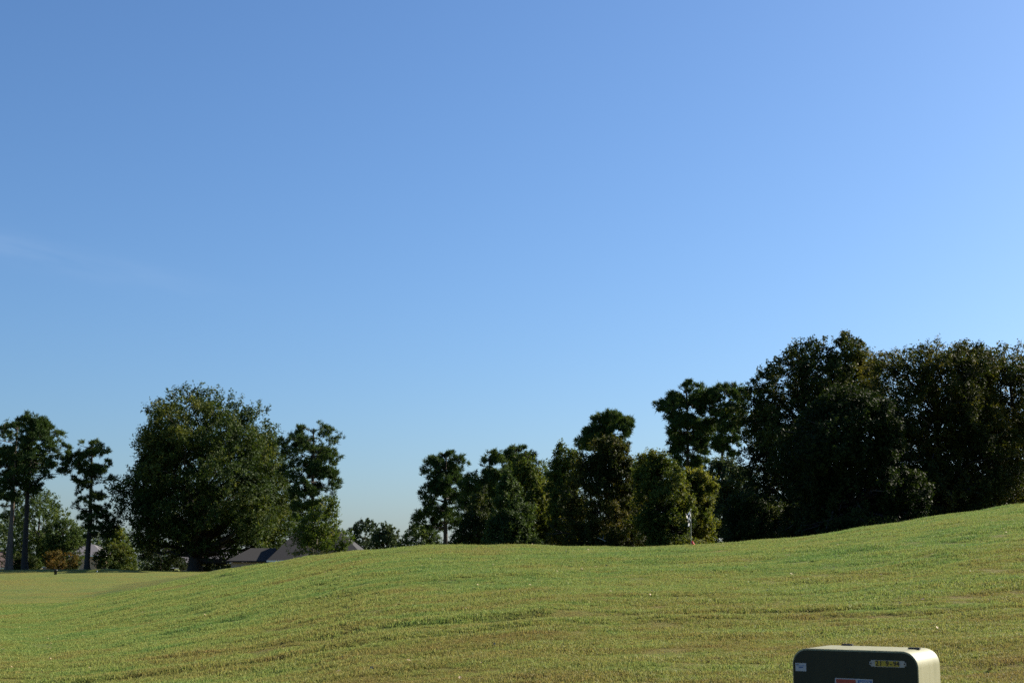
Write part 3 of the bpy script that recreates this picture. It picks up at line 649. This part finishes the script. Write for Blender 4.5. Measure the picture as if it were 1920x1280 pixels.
me = raw_mesh('flag', V, F, True); ul = me.uv_layers.new(name='UVMap')
for lp in me.loops: ul.data[lp.index].uv = UV[lp.vertex_index]
new_obj('flag', me, M['cheq'], fl)
rz0 = at(1298, 1018, FY).z - fz
bm = bmesh.new(); bmesh.ops.create_cone(bm, segments=14, radius1=.065, radius2=.03, depth=.19, cap_ends=True, matrix=Matrix.Translation((.05, 0, rz0)) @ Matrix.Rotation(-.35, 4, 'Y'))
bmesh.ops.bevel(bm, geom=bm.edges[:], offset=.008, segments=2, affect='EDGES')
o = bm_obj('marker_cone', bm, M['red'], fl, True); o['label'] = 'small red marker low on the flag pole'

# ------------------------------------------------------------------ small things on the far fairway
M['black_plastic'] = simple('black_plastic', (.018, .018, .020), .5, .1)
M['white_plastic'] = simple('white_plastic', (.75, .75, .73), .5, .05)
p = at(104, 1078, 107.0); bz_ = tz(p.x, 107.0)
bn = empty('bin', (p.x, 107.0, bz_), 'small black bin standing at the dark bank of the far fairway', 'bin')
prof = [(.085, 0), (.10, .01), (.125, .30), (.135, .31), (.135, .325), (.118, .325), (.10, .04), (0, .04)]
def lathe(name, prof, mat, parent, seg=20):
    V = []; F = []
    for (rr_, z_) in prof:
        for k in range(seg): V.append((max(rr_, .0005)*math.cos(2*math.pi*k/seg), max(rr_, .0005)*math.sin(2*math.pi*k/seg), z_))
    for q in range(len(prof)-1):
        for k in range(seg): F.append((q*seg+k, q*seg+(k+1) % seg, (q+1)*seg+(k+1) % seg, (q+1)*seg+k))
    return new_obj(name, raw_mesh(name, V, F, True), mat, parent)
lathe('body', prof, M['black_plastic'], bn); lathe('lid', [(.142, .327), (.142, .345), (.09, .375), (0, .38)], M['black_plastic'], bn)
p = at(182, 1077, 119.0)
tm = empty('tee_marker', (p.x, 119.0, tz(p.x, 119.0)), 'tiny white marker post in the dark hollow of the far bunker', 'marker')
lathe('post', [(.0, 0), (.05, 0), (.045, .16), (.03, .19), (0, .2)], M['white_plastic'], tm, 12)
lathe('base', [(.0, -.02), (.08, -.02), (.075, .03), (.052, .035)], M['white_plastic'], tm, 12)
# sun-bleached fallen branch under the brownish tree
a_, b2 = at(1120, 1007, 62), at(1136, 1014, 61.5)
fb = empty('fallen_branch', (a_.x, 62, a_.z-.1), 'pale broken branch leaning under the brownish tree', 'branch')
T = Tubes(); d_ = b2 - a_
T.add([(0, 0, .1), (d_.x*.35, d_.y*.35, .1+d_.z*.3), (d_.x*.7, d_.y*.7, .1+d_.z*.75), (d_.x, d_.y, .1+d_.z)], [.005, .008, .011, .012], 7)
new_obj('stem', T.mesh('stem'), M['pale_bark'], fb)
T = Tubes(); T.add([(d_.x*.6, d_.y*.6, .1+d_.z*.6), (d_.x*.75, 0, .1+d_.z*.3), (d_.x*.8, 0, .22)], [.014, .01, .004], 5); new_obj('twig', T.mesh('twig'), M['pale_bark'], fb)

# ------------------------------------------------------------------ green utility box in the foreground
m, n_, l_, b_ = mat_new('weathered_green_paint')
tcn = n_.new('ShaderNodeTexCoord'); mp = n_.new('ShaderNodeMapping'); mp.inputs['Scale'].default_value = (6, 6, .9); l_.new(tcn.outputs['Object'], mp.inputs[0])
st = noise(n_, l_, 2.2, 5, .65, mp.outputs[0]); sp = noise(n_, l_, 40, 3, .6, tcn.outputs['Object'])
c = ramp(n_, l_, st, [(.3, (.215, .212, .115)), (.55, (.265, .258, .148)), (.75, (.31, .30, .19))])
c = mixc(n_, l_, ramp(n_, l_, sp, [(.68, (0, 0, 0)), (.78, (.5, .5, .5))]), c, (.20, .20, .12))
l_.new(c, b_.inputs['Base Color']); b_.inputs['Roughness'].default_value = .55; b_.inputs['Specular IOR Level'].default_value = .3
M['paint'] = m
m, n_, l_, b_ = mat_new('shaded_green_paint')  # box green with the front's shade put into the colour
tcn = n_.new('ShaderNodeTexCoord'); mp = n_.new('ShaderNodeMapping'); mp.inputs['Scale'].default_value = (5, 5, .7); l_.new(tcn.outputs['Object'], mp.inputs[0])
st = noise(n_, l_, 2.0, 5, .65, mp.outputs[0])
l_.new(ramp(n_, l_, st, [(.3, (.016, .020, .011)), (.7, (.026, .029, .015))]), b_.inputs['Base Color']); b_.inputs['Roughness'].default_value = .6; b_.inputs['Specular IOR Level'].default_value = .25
M['shaded_paint'] = m
M['sticker'] = simple('sticker_white', (.34, .36, .38), .5, .05)
M['blue'] = simple('print_blue', (.03, .09, .24), .5, .05)
M['print_red'] = simple('print_red', (.26, .035, .018), .5, .05)
M['plate_metal'] = simple('plate_metal', (.30, .30, .28), .45, .12, 20)
M['yellow'] = simple('plate_yellow', (.34, .25, .015), .5, .08, 20)
M['ink'] = simple('print_black', (.01, .01, .01), .6, .02)

BY, BT = 10.6, math.radians(32)
fc = at(1600, 1217.5, BY)                      # middle of the front top edge
BWID, BDEP = .94, .55
bgz = tz(fc.x, BY) - .02
BH = fc.z - bgz
ub = empty('utility_box', (fc.x, BY, bgz), 'weathered olive green metal utility box with number plate in the right foreground', 'utility box', rz=-BT)
def profile(w, h, rad, seg=10):
    pts_ = [(-w/2, 0.0)]
    for k in range(seg+1):
        a = math.pi - k/seg*math.pi/2; pts_.append((-w/2+rad + rad*math.cos(a), h-rad + rad*math.sin(a)))
    for k in range(seg+1):
        a = math.pi/2 - k/seg*math.pi/2; pts_.append((w/2-rad + rad*math.cos(a), h-rad + rad*math.sin(a)))
    pts_.append((w/2, 0.0)); return pts_
def extruded(name, w, h, rad, y0, y1, mat, parent, z0=0, bev=.006):
    bm = bmesh.new(); pr = profile(w, h, rad)
    fr = [bm.verts.new((x, y0, z+z0)) for x, z in pr]; bk = [bm.verts.new((x, y1, z+z0)) for x, z in pr]
    bm.faces.new(fr); bm.faces.new(list(reversed(bk)))
    k = len(pr)
    for q in range(k): bm.faces.new([fr[(q+1) % k], fr[q], bk[q], bk[(q+1) % k]])
    bmesh.ops.recalc_face_normals(bm, faces=bm.faces[:])
    if bev: bmesh.ops.bevel(bm, geom=[e for e in bm.edges if e.calc_face_angle(0) > 1.0], offset=bev*.5, segments=1, affect='EDGES')
    o = bm_obj(name, bm, mat, parent)
    for p_ in o.data.polygons: p_.use_smooth = True
    o.data.set_sharp_from_angle(angle=math.radians(24))
    return o
extruded('hood', BWID, BH, .115, 0, BDEP, M['paint'], ub)
fp = extruded('front_panel', BWID-.016, BH-.012, .108, -.006, -.0005, M['shaded_paint'], ub, 0.0, .002)
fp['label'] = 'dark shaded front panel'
def flat(name, x0, x1, z0, z1, y, mat, parent, th=.0012, bev=0):
    bm = bmesh.new(); box_bm(bm, x0, x1, y-th, y, z0, z1)
    if bev: bmesh.ops.bevel(bm, geom=[e for e in bm.edges if abs(e.verts[0].co.y-e.verts[1].co.y) > th*.5], offset=bev, segments=3, affect='EDGES')
    return bm_obj(name, bm, mat, parent)
PXM = BWID/225.0                                # metres per photo pixel on the front face
def fx(px): return (px-1599.5)*PXM
def fzz(py): return BH - (py-1217.5)*PXM*1.0
F0 = -.0064
for cx_, yb in ((1545, .52), (1684, .30)):
    bm = bmesh.new(); x_ = fx(cx_); box_bm(bm, x_-.043, x_+.043, yb, yb+.035, BH-.002, BH+.013)
    bmesh.ops.bevel(bm, geom=bm.edges[:], offset=.003, segments=2, affect='EDGES'); bm_obj('lifting_lug', bm, M['black_plastic'], ub)
ws = flat('white_sticker', fx(1493), fx(1513), fzz(1257), fzz(1243), F0, M['sticker'], ub)
flat('print_line', fx(1495), fx(1511), fzz(1248.2), fzz(1247.4), F0-.0014, M['blue'], ws, .0006)
flat('print_line', fx(1499), fx(1507), fzz(1251.6), fzz(1249.6), F0-.0014, M['blue'], ws, .0006)
flat('print_line', fx(1494.5), fx(1499), fzz(1246), fzz(1245), F0-.0014, M['ink'], ws, .0006)
np_ = flat('number_plate', fx(1628), fx(1692), fzz(1244.5), fzz(1233.5), F0, M['plate_metal'], ub, .003, .012)
for sx_ in (1630.5, 1689.5):
    bm = bmesh.new(); bmesh.ops.create_cone(bm, segments=12, radius1=.006, radius2=.005, depth=.004, cap_ends=True, matrix=Matrix.Translation((fx(sx_), F0-.0045, fzz(1239))) @ Matrix.Rotation(math.pi/2, 4, 'X')); bm_obj('rivet', bm, M['ink'], np_)
flat('yellow_strip', fx(1638), fx(1680.5), fzz(1243.8), fzz(1234.2), F0-.0032, M['yellow'], np_, .001)
def text_part(name, s, size, x, z, y, mat, parent):
    cu_ = bpy.data.curves.new(name, 'FONT'); cu_.body = s; cu_.size = size; cu_.align_x = 'CENTER'; cu_.align_y = 'CENTER'; cu_.extrude = .0004; cu_.offset = .0012
    tmp = bpy.data.objects.new(name, cu_); COL.objects.link(tmp); bpy.context.view_layer.update()
    me = bpy.data.meshes.new_from_object(tmp.evaluated_get(bpy.context.evaluated_depsgraph_get())); bpy.data.objects.remove(tmp); bpy.data.curves.remove(cu_)
    me.materials.clear(); me.materials.append(mat)
    o = bpy.data.objects.new(name, me); COL.objects.link(o); o.parent = parent; o.location = (x, y, z); o.rotation_euler = (math.pi/2, 0, 0); return o
for ch, px in (('2', 1641.5), ('1', 1648), ('9', 1659.5), ('-', 1666), ('9', 1672.5), ('4', 1678)):
    text_part('digit', ch, .047, fx(px), fzz(1239), F0-.0048, M['ink'], np_)
wsn = flat('warning_sticker', fx(1565), fx(1632.5), fzz(1300), fzz(1266.5), F0, M['sticker'], ub)
flat('red_header', fx(1567), fx(1602.5), fzz(1275), fzz(1268), F0-.0014, M['print_red'], wsn, .0006)
flat('blue_header', fx(1606), fx(1631), fzz(1276), fzz(1268.5), F0-.0014, M['blue'], wsn, .0006)
for q in range(4): flat('print_line', fx(1567), fx(1602-(q % 2)*6), fzz(1279+q*4.5), fzz(1277.3+q*4.5), F0-.0014, M['ink'], wsn, .0006)
bm = bmesh.new(); bmesh.ops.create_circle(bm, cap_ends=True, segments=18, radius=.03, matrix=Matrix.Translation((fx(1618), F0-.0016, fzz(1283))) @ Matrix.Rotation(math.pi/2, 4, 'X')); bm_obj('pictogram', bm, M['ink'], wsn)
text_part('notice_text', 'NOTICE', .021, fx(1618.5), fzz(1272.3), F0-.0024, M['sticker'], wsn)
# faint bolt boss on the front panel
bm = bmesh.new()
R1 = Matrix.Translation((fx(1592), F0, fzz(1256))) @ Matrix.Rotation(math.pi/2, 4, 'X')
bmesh.ops.create_cone(bm, segments=24, radius1=.034, radius2=.030, depth=.006, cap_ends=True, matrix=R1); bs = bm_obj('bolt_boss', bm, M['shaded_paint'], ub)
bm = bmesh.new(); bmesh.ops.create_cone(bm, segments=5, radius1=.011, radius2=.010, depth=.012, cap_ends=True, matrix=R1); bm_obj('bolt', bm, M['ink'], bs)
bm = bmesh.new(); box_bm(bm, -BWID/2-.06, BWID/2+.06, -.10, BDEP+.06, -.08, .035); bmesh.ops.bevel(bm, geom=bm.edges[:], offset=.01, segments=2, affect='EDGES')
M['concrete'] = simple('concrete', (.36, .35, .32), .9, .15, 12); bm_obj('concrete_pad', bm, M['concrete'], ub)
print('grass points', NP)
